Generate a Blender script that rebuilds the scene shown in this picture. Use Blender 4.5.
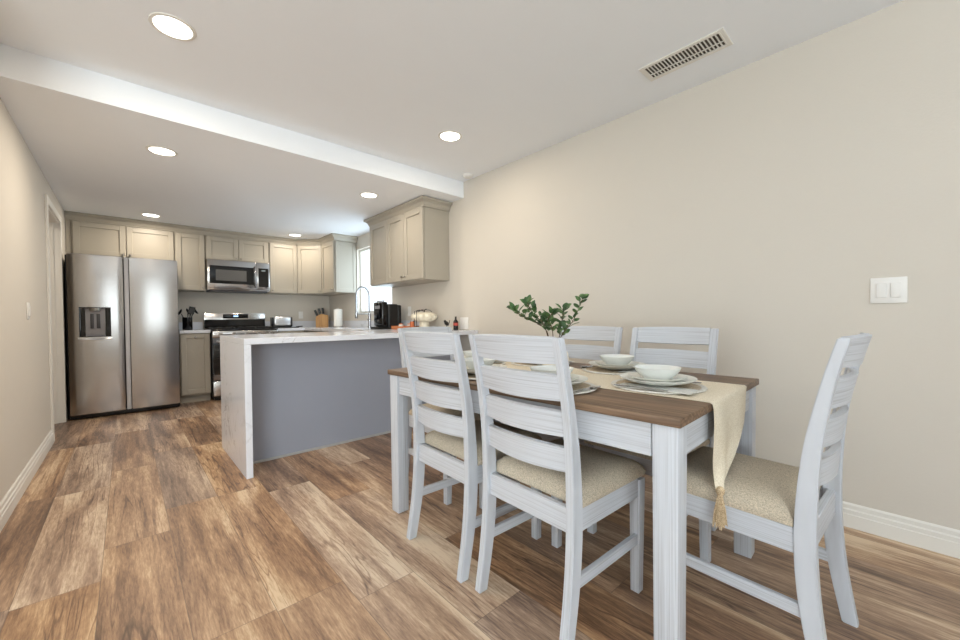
import bpy, bmesh, math, random
from mathutils import Vector, Matrix
R = math.radians
PI = math.pi
for o in list(bpy.data.objects): bpy.data.objects.remove(o)
SC = bpy.context.scene
COL = SC.collection

# ------------------------------------------------------------------ camera
cd = bpy.data.cameras.new('camera'); cam = bpy.data.objects.new('camera', cd); COL.objects.link(cam)
r_ = Vector((0.73902, -0.673627, -0.008677)); u_ = Vector((0.018077, 0.006953, 0.999812)); f_ = Vector((0.673441, 0.739039, -0.017316))
cam.matrix_world = Matrix(((r_.x, u_.x, -f_.x, 0), (r_.y, u_.y, -f_.y, 0), (r_.z, u_.z, -f_.z, 1.0334), (0, 0, 0, 1)))
cd.sensor_width = 36; cd.lens = 388.086/960*36; cd.shift_y = 5.033/960; cd.clip_start = .02
SC.camera = cam

# ------------------------------------------------------------------ world, lights, exposure
w = bpy.data.worlds.new('world'); SC.world = w; w.use_nodes = True
w.node_tree.nodes['Background'].inputs[0].default_value = (.86, .94, 1, 1)
w.node_tree.nodes['Background'].inputs[1].default_value = 1.5
SC.view_settings.view_transform = 'Standard'; SC.view_settings.look = 'None'
SC.view_settings.exposure = 0.1; SC.view_settings.gamma = 1; SC.view_settings.use_curve_mapping = False

def area(name, loc, rot, sx, sy, power, col=(1, 1, 1)):
    l = bpy.data.lights.new(name, 'AREA'); l.shape = 'RECTANGLE'; l.size = sx; l.size_y = sy; l.energy = power; l.color = col
    o = bpy.data.objects.new(name, l); COL.objects.link(o); o.location = loc; o.rotation_euler = rot; return o
# daylight areas at the windows; second rear and patio ones are added fill
area('rear_area_light', (.65, -2.62, 1.45), (R(108), 0, 0), 1.6, 1.3, 15, (.86, .97, 1))
area('rear_area_light', (-2.6, -2.62, 1.3), (R(108), 0, 0), 2.2, 1.9, 203, (.86, .97, 1))  # added fill light, set at an invented window out of view
area('added_patio_fill', (-4.62, 0, 1.2), (R(108), 0, R(-90)), 3.6, 2.1, 10, (.80, .90, 1))  # added fill light in an invented patio opening, never in frame
area('daylight_kitchen_window', (2.80, 5.05, 1.6), (R(100), 0, R(90)), .98, .9, 11, (.66, .86, 1))
WARM = (1, .88, .72)

# ------------------------------------------------------------------ materials
def new_mat(name):
    m = bpy.data.materials.new(name); m.use_nodes = True
    return m, m.node_tree.nodes, m.node_tree.links, m.node_tree.nodes['Principled BSDF']
def srgb(r, g, b):
    f = lambda c: ((c/255+.055)/1.055)**2.4 if c/255 > .04045 else c/255/12.92
    return (f(r), f(g), f(b), 1)
def plain(name, c, rough=.5, metal=0, bump=0, bscale=200, var=0, vscale=6, spec=None):
    m, n, l, b = new_mat(name)
    b.inputs['Roughness'].default_value = rough; b.inputs['Metallic'].default_value = metal
    if spec is not None: b.inputs['Specular IOR Level'].default_value = spec
    tc = n.new('ShaderNodeTexCoord')
    nz = n.new('ShaderNodeTexNoise'); nz.inputs['Scale'].default_value = vscale; nz.inputs['Detail'].default_value = 4
    l.new(tc.outputs['Object'], nz.inputs['Vector'])
    mx = n.new('ShaderNodeMix'); mx.data_type = 'RGBA'
    k = 1-var
    mx.inputs['A'].default_value = (c[0]*k, c[1]*k, c[2]*k, 1); mx.inputs['B'].default_value = (min(1, c[0]*(1+var)), min(1, c[1]*(1+var)), min(1, c[2]*(1+var)), 1)
    l.new(nz.outputs['Fac'], mx.inputs['Factor']); l.new(mx.outputs['Result'], b.inputs['Base Color'])
    if bump:
        n2 = n.new('ShaderNodeTexNoise'); n2.inputs['Scale'].default_value = bscale; n2.inputs['Detail'].default_value = 3
        l.new(tc.outputs['Object'], n2.inputs['Vector'])
        bp = n.new('ShaderNodeBump'); bp.inputs['Strength'].default_value = bump; bp.inputs['Distance'].default_value = .002
        l.new(n2.outputs['Fac'], bp.inputs['Height']); l.new(bp.outputs['Normal'], b.inputs['Normal'])
    return m
def ramp(n, pts):
    r = n.new('ShaderNodeValToRGB'); e = r.color_ramp.elements
    while len(e) > 1: e.remove(e[-1])
    e[0].position = pts[0][0]; e[0].color = pts[0][1]
    for p, c in pts[1:]:
        x = e.new(p); x.color = c
    return r
def grained(name, axis, cols, fine=230, long=2.2, rough=.55, dist=.3, bump=.15, yscale=None):
    """wood with streaks running along one axis ('x','y','z')"""
    m, n, l, b = new_mat(name); b.inputs['Roughness'].default_value = rough
    tc = n.new('ShaderNodeTexCoord'); mp = n.new('ShaderNodeMapping')
    s = [fine]*3; s['xyz'.index(axis)] = long
    if yscale: s[1] = yscale
    mp.inputs['Scale'].default_value = s
    l.new(tc.outputs['Object'], mp.inputs['Vector'])
    nz = n.new('ShaderNodeTexNoise'); nz.inputs['Scale'].default_value = 1; nz.inputs['Detail'].default_value = 3; nz.inputs['Distortion'].default_value = dist*.3
    l.new(mp.outputs['Vector'], nz.inputs['Vector'])
    rp = ramp(n, cols); l.new(nz.outputs['Fac'], rp.inputs['Fac']); l.new(rp.outputs['Color'], b.inputs['Base Color'])
    bp = n.new('ShaderNodeBump'); bp.inputs['Strength'].default_value = bump; bp.inputs['Distance'].default_value = .001
    l.new(nz.outputs['Fac'], bp.inputs['Height']); l.new(bp.outputs['Normal'], b.inputs['Normal'])
    return m
WW = [(.24, srgb(162, 162, 165)), (.38, srgb(186, 188, 193)), (.5, srgb(197, 200, 206)), (.8, srgb(207, 210, 216))]
M = {}
for a in 'xyz': M['white_'+a] = grained('whitewashed_wood_'+a, a, WW)
M['white_slat'] = grained('whitewashed_wood_slat', 'x', WW, yscale=4)
M['white_post'] = grained('whitewashed_wood_post', 'z', WW, yscale=14)
M['table_top'] = grained('brown_table_wood', 'y', [(.3, srgb(78, 62, 46)), (.45, srgb(106, 83, 64)), (.6, srgb(127, 101, 78)), (.8, srgb(148, 121, 96))], fine=110, long=3, rough=.5)
M['wall'] = plain('wall_paint', srgb(214, 207, 196), .85, bump=.25, bscale=90, var=.01)
M['ceiling'] = plain('ceiling_paint', srgb(243, 246, 250), .9, bump=.1, bscale=120, var=.01)
M['trim'] = plain('white_trim_paint', srgb(232, 229, 222), .4)
M['cab'] = plain('greige_cabinet_paint', srgb(172, 165, 152), .42, var=.02)
M['panel'] = plain('grey_panel_paint', srgb(160, 164, 176), .38, var=.02)
M['black'] = plain('black_plastic', srgb(22, 22, 23), .35)
M['black_gloss'] = plain('black_glass', srgb(14, 14, 16), .06)
M['black_metal'] = plain('black_iron', srgb(28, 26, 25), .45, metal=.3)
M['chrome'] = plain('chrome', srgb(178, 178, 182), .18, metal=1)
M['nickel'] = plain('brushed_nickel', srgb(170, 165, 158), .3, metal=1)
M['dark_grey'] = plain('dark_grey_plastic', srgb(72, 72, 76), .4)
M['mid_grey'] = plain('grey_plastic', srgb(150, 150, 155), .35)
M['white_plastic'] = plain('white_plastic', srgb(236, 234, 230), .4)
M['paper'] = plain('paper_towel', srgb(240, 238, 232), .9, bump=.4, bscale=60)
M['bamboo'] = grained('bamboo', 'z', [(.3, srgb(190, 140, 84)), (.7, srgb(214, 168, 110))], fine=40, long=4)
M['copper'] = plain('copper', srgb(200, 110, 70), .3, metal=.6)
M['orange_wood'] = grained('orange_wood', 'y', [(.3, srgb(170, 92, 52)), (.7, srgb(208, 134, 86))], fine=40, long=5)
M['red'] = plain('red_label', srgb(170, 66, 52), .5)
M['cream_ceramic'] = plain('cream_ceramic', srgb(236, 228, 208), .3, var=.02)
M['plate'] = plain('off_white_ceramic', srgb(232, 231, 222), .25, var=.015)
M['bowl'] = plain('pale_grey_ceramic', srgb(226, 228, 224), .25, var=.015)
M['steel_cutlery'] = plain('steel_cutlery', srgb(190, 190, 190), .2, metal=1)
M['dark_cutlery'] = plain('dark_cutlery', srgb(60, 56, 54), .3, metal=.7)
M['stem'] = plain('plant_stem', srgb(92, 72, 50), .6)
M['vent_dark'] = plain('duct_dark', srgb(88, 80, 70), .8)

def stainless(name, axis='x', c=(165, 163, 160), rough=.17):
    m, n, l, b = new_mat(name); b.inputs['Metallic'].default_value = 1
    tc = n.new('ShaderNodeTexCoord'); mp = n.new('ShaderNodeMapping')
    s = [900]*3; s['xyz'.index(axis)] = 6; mp.inputs['Scale'].default_value = s
    l.new(tc.outputs['Object'], mp.inputs['Vector'])
    nz = n.new('ShaderNodeTexNoise'); nz.inputs['Scale'].default_value = 1; l.new(mp.outputs['Vector'], nz.inputs['Vector'])
    rp = ramp(n, [(.3, srgb(c[0]-2, c[1]-2, c[2]-2)), (.7, srgb(c[0]+2, c[1]+2, c[2]+2))]); l.new(nz.outputs['Fac'], rp.inputs['Fac']); l.new(rp.outputs['Color'], b.inputs['Base Color'])
    mr = n.new('ShaderNodeMapRange'); mr.inputs['To Min'].default_value = rough-.02; mr.inputs['To Max'].default_value = rough+.02
    l.new(nz.outputs['Fac'], mr.inputs['Value']); l.new(mr.outputs['Result'], b.inputs['Roughness'])
    pass
    return m
M['steel'] = stainless('brushed_stainless', 'x', (188, 185, 183))
M['steel_light'] = stainless('light_stainless_strip', 'z', (220, 222, 226), .3)
M['aluminium'] = plain('satin_aluminium', srgb(212, 215, 223), .45)

def fabric(name, c1, c2, scale=420, rough=.95, bump=.5):
    m, n, l, b = new_mat(name); b.inputs['Roughness'].default_value = rough; b.inputs['Specular IOR Level'].default_value = .15
    tc = n.new('ShaderNodeTexCoord'); out = []
    for sc in ((scale, scale*.28, scale*.5), (scale*.28, scale, scale*.5)):
        mp = n.new('ShaderNodeMapping'); mp.inputs['Scale'].default_value = sc; l.new(tc.outputs['Object'], mp.inputs['Vector'])
        z = n.new('ShaderNodeTexNoise'); z.inputs['Scale'].default_value = 1; z.inputs['Detail'].default_value = 2; l.new(mp.outputs['Vector'], z.inputs['Vector']); out.append(z)
    ad = n.new('ShaderNodeMath'); ad.operation = 'ADD'; l.new(out[0].outputs['Fac'], ad.inputs[0]); l.new(out[1].outputs['Fac'], ad.inputs[1])
    ml = n.new('ShaderNodeMath'); ml.operation = 'MULTIPLY'; ml.inputs[1].default_value = .5; l.new(ad.outputs[0], ml.inputs[0])
    rp = ramp(n, [(.38, c1), (.62, c2)]); l.new(ml.outputs[0], rp.inputs['Fac']); l.new(rp.outputs['Color'], b.inputs['Base Color'])
    bp = n.new('ShaderNodeBump'); bp.inputs['Strength'].default_value = bump; bp.inputs['Distance'].default_value = .001
    l.new(ml.outputs[0], bp.inputs['Height']); l.new(bp.outputs['Normal'], b.inputs['Normal'])
    return m
M['seat'] = fabric('tweed_seat_fabric', srgb(164, 154, 138), srgb(218, 203, 180), 640)
M['runner'] = fabric('linen_runner', srgb(210, 196, 172), srgb(236, 226, 206), 600)
M['mat'] = fabric('woven_placemat', srgb(178, 160, 136), srgb(214, 200, 178), 300)
M['mat_rim'] = fabric('placemat_rim', srgb(206, 200, 190), srgb(232, 228, 220), 300)
M['tassel'] = fabric('tassel_thread', srgb(168, 142, 110), srgb(222, 200, 166), 500)

def napkin_mat():
    m, n, l, b = new_mat('striped_napkin'); b.inputs['Roughness'].default_value = .9
    tc = n.new('ShaderNodeTexCoord'); wv = n.new('ShaderNodeTexWave'); wv.bands_direction = 'X'; wv.inputs['Scale'].default_value = 26
    l.new(tc.outputs['Object'], wv.inputs['Vector'])
    rp = ramp(n, [(.45, srgb(222, 219, 210)), (.6, srgb(160, 170, 180)), (.75, srgb(218, 217, 212))]); l.new(wv.outputs['Fac'], rp.inputs['Fac']); l.new(rp.outputs['Color'], b.inputs['Base Color'])
    return m
M['napkin'] = napkin_mat()

def quartz():
    m, n, l, b = new_mat('white_veined_quartz'); b.inputs['Roughness'].default_value = .12
    tc = n.new('ShaderNodeTexCoord')
    def vein(sc, dist, w0):
        z = n.new('ShaderNodeTexNoise'); z.inputs['Scale'].default_value = sc; z.inputs['Detail'].default_value = 6; z.inputs['Distortion'].default_value = dist
        l.new(tc.outputs['Object'], z.inputs['Vector'])
        s = n.new('ShaderNodeMath'); s.operation = 'SUBTRACT'; s.inputs[1].default_value = .5; l.new(z.outputs['Fac'], s.inputs[0])
        a = n.new('ShaderNodeMath'); a.operation = 'ABSOLUTE'; l.new(s.outputs[0], a.inputs[0])
        r = n.new('ShaderNodeMapRange'); r.inputs['From Max'].default_value = w0; r.inputs['To Min'].default_value = 1; r.inputs['To Max'].default_value = 0; l.new(a.outputs[0], r.inputs['Value']); return r
    v1, v2 = vein(1.6, 1.4, .012), vein(3.5, .8, .006)
    msk = n.new('ShaderNodeTexNoise'); msk.inputs['Scale'].default_value = 2.3; l.new(tc.outputs['Object'], msk.inputs['Vector'])
    mm = n.new('ShaderNodeMapRange'); mm.inputs['From Min'].default_value = .45; mm.inputs['From Max'].default_value = .7; l.new(msk.outputs['Fac'], mm.inputs['Value'])
    mx = n.new('ShaderNodeMath'); mx.operation = 'MAXIMUM'; l.new(v1.outputs[0], mx.inputs[0]); l.new(v2.outputs[0], mx.inputs[1])
    mu = n.new('ShaderNodeMath'); mu.operation = 'MULTIPLY'; l.new(mx.outputs[0], mu.inputs[0]); l.new(mm.outputs[0], mu.inputs[1])
    mc = n.new('ShaderNodeMix'); mc.data_type = 'RGBA'; mc.inputs['A'].default_value = srgb(230, 232, 238); mc.inputs['B'].default_value = srgb(168, 166, 166)
    l.new(mu.outputs[0], mc.inputs['Factor']); l.new(mc.outputs['Result'], b.inputs['Base Color'])
    return m
M['quartz'] = quartz()

def leaf_mat():
    m, n, l, b = new_mat('leaf_green'); b.inputs['Roughness'].default_value = .45
    tc = n.new('ShaderNodeTexCoord'); z = n.new('ShaderNodeTexNoise'); z.inputs['Scale'].default_value = 28; l.new(tc.outputs['Object'], z.inputs['Vector'])
    rp = ramp(n, [(.3, srgb(40, 66, 36)), (.5, srgb(66, 98, 52)), (.7, srgb(112, 138, 84))]); l.new(z.outputs['Fac'], rp.inputs['Fac']); l.new(rp.outputs['Color'], b.inputs['Base Color'])
    b.inputs['Subsurface Weight'].default_value = .0
    return m
M['leaf'] = leaf_mat()

def floor_mat():
    m, n, l, b = new_mat('wood_look_plank_tile')
    PW, PL = .236, 1.22
    geo = n.new('ShaderNodeNewGeometry'); sp = n.new('ShaderNodeSeparateXYZ'); l.new(geo.outputs['Position'], sp.inputs[0])
    def mt(op, a, c=None, d=None):
        x = n.new('ShaderNodeMath'); x.operation = op
        for i, v in enumerate((a, c, d)):
            if v is None: continue
            if isinstance(v, (int, float)): x.inputs[i].default_value = v
            else: l.new(v, x.inputs[i])
        return x.outputs[0]
    X, Y = sp.outputs[0], sp.outputs[1]
    u = mt('DIVIDE', mt('ADD', X, .094), PW); row = mt('FLOOR', u); fu = mt('SUBTRACT', u, row)
    off = mt('FRACT', mt('MULTIPLY', mt('SINE', mt('MULTIPLY', row, 12.9898)), 437.5))
    v = mt('ADD', mt('DIVIDE', Y, PL), off); colm = mt('FLOOR', v); fv = mt('SUBTRACT', v, colm)
    cmb = n.new('ShaderNodeCombineXYZ'); l.new(row, cmb.inputs[0]); l.new(colm, cmb.inputs[1])
    wn = n.new('ShaderNodeTexWhiteNoise'); wn.noise_dimensions = '2D'; l.new(cmb.outputs[0], wn.inputs['Vector'])
    sc = n.new('ShaderNodeSeparateXYZ'); l.new(wn.outputs['Color'], sc.inputs[0])
    # seam mask
    du = mt('MULTIPLY', mt('MINIMUM', fu, mt('SUBTRACT', 1, fu)), PW); dv = mt('MULTIPLY', mt('MINIMUM', fv, mt('SUBTRACT', 1, fv)), PL)
    seam = mt('LESS_THAN', mt('MINIMUM', du, dv), .0013)
    # grain coordinates: per plank offset
    px = mt('ADD', X, mt('MULTIPLY', sc.outputs[0], 37)); py = mt('ADD', Y, mt('MULTIPLY', sc.outputs[1], 53))
    def nz(sx, sy, detail=4, dist=0, rough=.55):
        c = n.new('ShaderNodeCombineXYZ'); l.new(mt('MULTIPLY', px, sx), c.inputs[0]); l.new(mt('MULTIPLY', py, sy), c.inputs[1]); l.new(mt('MULTIPLY', wn.outputs['Value'], 20), c.inputs[2])
        z = n.new('ShaderNodeTexNoise'); z.inputs['Scale'].default_value = 1; z.inputs['Detail'].default_value = detail; z.inputs['Distortion'].default_value = dist; z.inputs['Roughness'].default_value = rough
        l.new(c.outputs[0], z.inputs['Vector']); return z.outputs['Fac']
    big = nz(7, .9, 4, .7)
    mid = nz(32, 1.5, 6, .6, .65)
    fine = nz(150, 16, 4, .2, .7)
    # dark figure lines: contours of a warped low frequency field
    fld = nz(7.5, .42, 3, .5)
    cont = mt('ABSOLUTE', mt('SUBTRACT', mt('FRACT', mt('MULTIPLY', fld, 13)), .5))
    line = n.new('ShaderNodeMapRange'); line.inputs['From Min'].default_value = 0; line.inputs['From Max'].default_value = .13; line.inputs['To Min'].default_value = 1; line.inputs['To Max'].default_value = 0; l.new(cont, line.inputs['Value'])
    gate = n.new('ShaderNodeMapRange'); gate.inputs['From Min'].default_value = .46; gate.inputs['From Max'].default_value = .62; l.new(nz(3.5, 1.1, 2, .4), gate.inputs['Value'])
    lines = mt('MULTIPLY', line.outputs[0], gate.outputs[0])
    val = mt('ADD', mt('ADD', mt('MULTIPLY', big, .95), mt('MULTIPLY', mid, .55)), mt('MULTIPLY', fine, .5))
    val = mt('ADD', val, mt('MULTIPLY', mt('SUBTRACT', wn.outputs['Value'], .5), .16))
    val = mt('SUBTRACT', val, .235)
    val = mt('SUBTRACT', val, mt('MULTIPLY', lines, .22))
    rp = ramp(n, [(.48, srgb(92, 72, 58)), (.62, srgb(126, 100, 82)), (.74, srgb(158, 128, 104)), (.84, srgb(184, 154, 126)), (.92, srgb(202, 176, 148)), (1.0, srgb(220, 198, 170))])
    l.new(val, rp.inputs['Fac'])
    # slight grey / warm shift per plank
    hs = n.new('ShaderNodeHueSaturation'); l.new(rp.outputs['Color'], hs.inputs['Color'])
    sa = n.new('ShaderNodeMapRange'); sa.inputs['To Min'].default_value = .84; sa.inputs['To Max'].default_value = 1.2; l.new(sc.outputs[2], sa.inputs['Value']); l.new(sa.outputs[0], hs.inputs['Saturation'])
    mx = n.new('ShaderNodeMix'); mx.data_type = 'RGBA'; l.new(mt('MULTIPLY', seam, .65), mx.inputs['Factor']); l.new(hs.outputs[0], mx.inputs['A']); mx.inputs['B'].default_value = srgb(104, 86, 72)
    l.new(mx.outputs['Result'], b.inputs['Base Color'])
    b.inputs['Roughness'].default_value = .38
    bp = n.new('ShaderNodeBump'); bp.inputs['Strength'].default_value = .25; bp.inputs['Distance'].default_value = .002
    l.new(mt('SUBTRACT', mt('MULTIPLY', val, .6), seam), bp.inputs['Height']); l.new(bp.outputs['Normal'], b.inputs['Normal'])
    return m
M['floor'] = floor_mat()
def emis(name, c, s):
    m, n, l, b = new_mat(name); b.inputs['Emission Color'].default_value = (*c, 1); b.inputs['Emission Strength'].default_value = s; return m
M['lamp'] = emis('lamp_diffuser', (1, .95, .86), 6)
M['display'] = emis('blue_digits', (.35, .6, 1), 2)
def glass():
    m, n, l, b = new_mat('window_glass'); b.inputs['Transmission Weight'].default_value = 1; b.inputs['Roughness'].default_value = 0; b.inputs['IOR'].default_value = 1.45
    # thin pane: mix with transparent so that daylight passes
    t = n.new('ShaderNodeBsdfTransparent'); mx = n.new('ShaderNodeMixShader'); g = n.new('ShaderNodeBsdfGlossy'); g.inputs['Roughness'].default_value = .02
    mx.inputs[0].default_value = .06
    l.new(t.outputs[0], mx.inputs[1]); l.new(g.outputs[0], mx.inputs[2]); l.new(mx.outputs[0], n['Material Output'].inputs[0])
    return m
M['glass'] = glass()

# ------------------------------------------------------------------ geometry helpers
class MB:
    def __init__(s): s.bm = bmesh.new()
    def merge(s, b, mat=None):
        if mat is not None: b.transform(mat)
        me = bpy.data.meshes.new('t'); b.to_mesh(me); b.free(); s.bm.from_mesh(me); bpy.data.meshes.remove(me); return s
    def box(s, x0, x1, y0, y1, z0, z1, bev=0, seg=2, mat=None):
        b = bmesh.new(); bmesh.ops.create_cube(b, size=1)
        for v in b.verts: v.co = Vector(((x0+x1)/2+v.co.x*(x1-x0), (y0+y1)/2+v.co.y*(y1-y0), (z0+z1)/2+v.co.z*(z1-z0)))
        if bev: bmesh.ops.bevel(b, geom=b.edges[:], offset=bev, segments=seg, affect='EDGES', profile=.5)
        return s.merge(b, mat)
    def prism(s, pts, z0, z1, bev=0, seg=2, mat=None):
        b = bmesh.new(); lo = [b.verts.new((x, y, z0)) for x, y in pts]; hi = [b.verts.new((x, y, z1)) for x, y in pts]
        b.faces.new(lo[::-1]); b.faces.new(hi); k = len(pts)
        for i in range(k): b.faces.new((lo[i], lo[(i+1) % k], hi[(i+1) % k], hi[i]))
        bmesh.ops.recalc_face_normals(b, faces=b.faces[:])
        if bev: bmesh.ops.bevel(b, geom=[e for e in b.edges], offset=bev, segments=seg, affect='EDGES')
        return s.merge(b, mat)
    def lathe(s, prof, seg=32, mat=None, ribs=0, amp=0):
        b = bmesh.new(); rings = []
        for r, z in prof:
            if r < 1e-6: rings.append([b.verts.new((0, 0, z))])
            else: rings.append([b.verts.new((r*(1+amp*abs(math.sin(ribs*PI*i/seg)) if ribs else r)*math.cos(2*PI*i/seg) if ribs else r*math.cos(2*PI*i/seg), r*(1+amp*abs(math.sin(ribs*PI*i/seg)))*math.sin(2*PI*i/seg) if ribs else r*math.sin(2*PI*i/seg), z)) for i in range(seg)])
        for a, c in zip(rings, rings[1:]):
            for i in range(seg):
                j = (i+1) % seg
                if len(a) == 1 and len(c) == 1: continue
                if len(a) == 1: b.faces.new((a[0], c[i], c[j]))
                elif len(c) == 1: b.faces.new((a[i], a[j], c[0]))
                else: b.faces.new((a[i], a[j], c[j], c[i]))
        bmesh.ops.recalc_face_normals(b, faces=b.faces[:])
        return s.merge(b, mat)
    def cyl(s, r, z0, z1, x=0, y=0, seg=24, mat=None):
        return s.lathe([(0, z0), (r, z0), (r, z1), (0, z1)], seg, (mat or Matrix()) @ Matrix.Translation((x, y, 0)))
    def tube(s, pts, r, seg=10, rad=None, closed=True):
        b = bmesh.new(); pts = [Vector(p) for p in pts]; rings = []; n = len(pts)
        t = (pts[1]-pts[0]).normalized(); up = Vector((0, 0, 1)) if abs(t.z) < .9 else Vector((1, 0, 0)); nrm = t.cross(up).normalized()
        for i, p in enumerate(pts):
            t = (pts[min(i+1, n-1)]-pts[max(i-1, 0)]).normalized()
            nrm = (nrm-t*nrm.dot(t)).normalized(); bi = t.cross(nrm); rr = rad[i] if rad else r
            rings.append([b.verts.new(p+(nrm*math.cos(2*PI*k/seg)+bi*math.sin(2*PI*k/seg))*rr) for k in range(seg)])
        for a, c in zip(rings, rings[1:]):
            for k in range(seg): b.faces.new((a[k], a[(k+1) % seg], c[(k+1) % seg], c[k]))
        if closed: b.faces.new(rings[0][::-1]); b.faces.new(rings[-1])
        bmesh.ops.recalc_face_normals(b, faces=b.faces[:])
        return s.merge(b)
    def sweep(s, path, prof, closed=True):
        """profile (offset to the right of travel, z) swept along a plan path with mitred corners"""
        b = bmesh.new(); path = [Vector((x, y)) for x, y in path]; rings = []
        for i, p in enumerate(path):
            d0 = (p-path[i-1]).normalized() if i else None; d1 = (path[i+1]-p).normalized() if i < len(path)-1 else None
            nf = lambda d: Vector((d.y, -d.x))
            if d0 is None: o = nf(d1)
            elif d1 is None: o = nf(d0)
            else: o = (nf(d0)+nf(d1)); o = o/(o.length**2/2)
            rings.append([b.verts.new((p.x+o.x*a, p.y+o.y*a, z)) for a, z in prof])
        k = len(prof)
        for a, c in zip(rings, rings[1:]):
            for i in range(k): b.faces.new((a[i], a[(i+1) % k], c[(i+1) % k], c[i]))
        b.faces.new(rings[0][::-1]); b.faces.new(rings[-1])
        bmesh.ops.recalc_face_normals(b, faces=b.faces[:])
        return s.merge(b)
    def grid(s, fn, nu, nv, thick=0):
        b = bmesh.new(); g = [[b.verts.new(fn(i/nu, j/nv)) for j in range(nv+1)] for i in range(nu+1)]
        for i in range(nu):
            for j in range(nv): b.faces.new((g[i][j], g[i+1][j], g[i+1][j+1], g[i][j+1]))
        bmesh.ops.recalc_face_normals(b, faces=b.faces[:])
        if thick: bmesh.ops.solidify(b, geom=b.faces[:], thickness=thick)
        return s.merge(b)
    def obj(s, name, mat, parent=None, smooth=True, ang=35):
        me = bpy.data.meshes.new(name); s.bm.to_mesh(me); s.bm.free()
        me.materials.append(mat)
        if smooth:
            me.polygons.foreach_set('use_smooth', [True]*len(me.polygons))
            try: me.set_sharp_from_angle(angle=R(ang))
            except Exception: pass
        o = bpy.data.objects.new(name, me); COL.objects.link(o)
        if parent: o.parent = parent
        return o
def tag(o, label, cat, group=None):
    o['label'] = label; o['category'] = cat
    if group: o['group'] = group
    return o
def thing(name, label, cat, loc=(0, 0, 0), rz=0, group=None):
    o = bpy.data.objects.new(name, None); COL.objects.link(o); o.location = loc; o.rotation_euler = (0, 0, rz); o.empty_display_size = .1
    return tag(o, label, cat, group)
def struct(name, mb, mat, parent=None, smooth=False):
    o = mb.obj(name, mat, parent, smooth)
    if not parent: o['kind'] = 'structure'
    return o
def dup(src, loc, rz, label, group=None):
    c = src.copy(); COL.objects.link(c); c.location = loc; c.rotation_euler = (0, 0, rz); c['label'] = label
    if group: c['group'] = group
    def kids(a, b):
        for ch in a.children:
            k = ch.copy(); COL.objects.link(k); k.parent = b; kids(ch, k)
    kids(src, c)
    return c

XR, XL, YB, YW, HC, HK = 2.598, -.492, 3.085, 6.71, 2.44, 2.277
# ------------------------------------------------------------------ setting
struct('floor', MB().box(-4.6, 2.75, -2.6, 6.85, -.06, 0), M['floor'])
c = MB().box(-4.6, 2.75, -2.6, YB, HC, HC+.12).box(-1.7, 2.75, YB, 6.85, HK, HC+.12)
struct('ceiling', c, M['ceiling'])
wy0, wy1, wz0, wz1 = 4.57, 5.605, 1.125, 2.085
c = MB().box(XR, XR+.14, -2.6, wy0, 0, HC).box(XR, XR+.14, wy1, 6.85, 0, HC).box(XR, XR+.14, wy0, wy1, 0, wz0).box(XR, XR+.14, wy0, wy1, wz1, HC)
struct('wall_right', c, M['wall'])
struct('wall_back', MB().box(-1.7, XR, YW, YW+.14, 0, HC), M['wall'])
dy0, dy1, dz = 4.955, 5.835, 2.05
c = MB().box(XL-.12, XL, 2.35, dy0, 0, HC).box(XL-.12, XL, dy1, YW, 0, HC).box(XL-.12, XL, dy0, dy1, dz, HC)
struct('wall_left', c, M['wall'])
struct('wall_living', MB().box(-4.6, XL-.12, 2.35, 2.47, 0, HC), M['wall'])
struct('wall_hall', MB().box(-1.7, -1.6, 2.47, 6.71, 0, HK), M['wall'])
# unseen rear and far left walls; wider window and patio opening added for fill
c = MB().box(-4.6, -3.7, -2.6, -2.48, 0, HC).box(-1.5, -.15, -2.6, -2.48, 0, HC).box(1.45, XR, -2.6, -2.48, 0, HC)
c.box(-3.7, -1.5, -2.6, -2.48, 0, .35).box(-3.7, -1.5, -2.6, -2.48, 2.25, HC).box(-.15, 1.45, -2.6, -2.48, 0, .8).box(-.15, 1.45, -2.6, -2.48, 2.1, HC)
struct('wall_rear', c, M['wall'])
c = MB().box(-4.6, -4.48, -2.48, -1.8, 0, HC).box(-4.6, -4.48, 1.8, 2.35, 0, HC).box(-4.6, -4.48, -1.8, 1.8, 2.25, HC)
struct('wall_far_left', c, M['wall'])
BASE = [(0, 0), (.016, 0), (.016, .062), (.013, .066), (.013, .084), (.008, .09), (.008, .108), (.003, .116), (0, .116)]
struct('baseboard_right', MB().sweep([(XR, 3.14), (XR, -2.48)], BASE), M['trim'])
struct('baseboard_left', MB().sweep([(XL, 2.35), (XL, dy0-.06)], BASE), M['trim'])
struct('baseboard_kitchen', MB().sweep([(XL, dy1+.06), (XL, YW)], BASE), M['trim'])
c = MB()
for y0, y1 in ((dy0-.06, dy0+.012), (dy1-.012, dy1+.06)): c.box(XL, XL+.016, y0, y1, 0, dz+.0, .003)
c.box(XL, XL+.016, dy0-.06, dy1+.06, dz, dz+.065, .003)
c.box(XL-.12, XL, dy0, dy0+.012, 0, dz).box(XL-.12, XL, dy1-.012, dy1, 0, dz).box(XL-.12, XL, dy0, dy1, dz-.012, dz)
c.box(XL-.07, XL-.04, dy1-.024, dy1-.012, 0, dz-.012).box(XL-.07, XL-.04, dy0+.012, dy0+.024, 0, dz-.012)
struct('trim_1', c, M['trim'])
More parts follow.
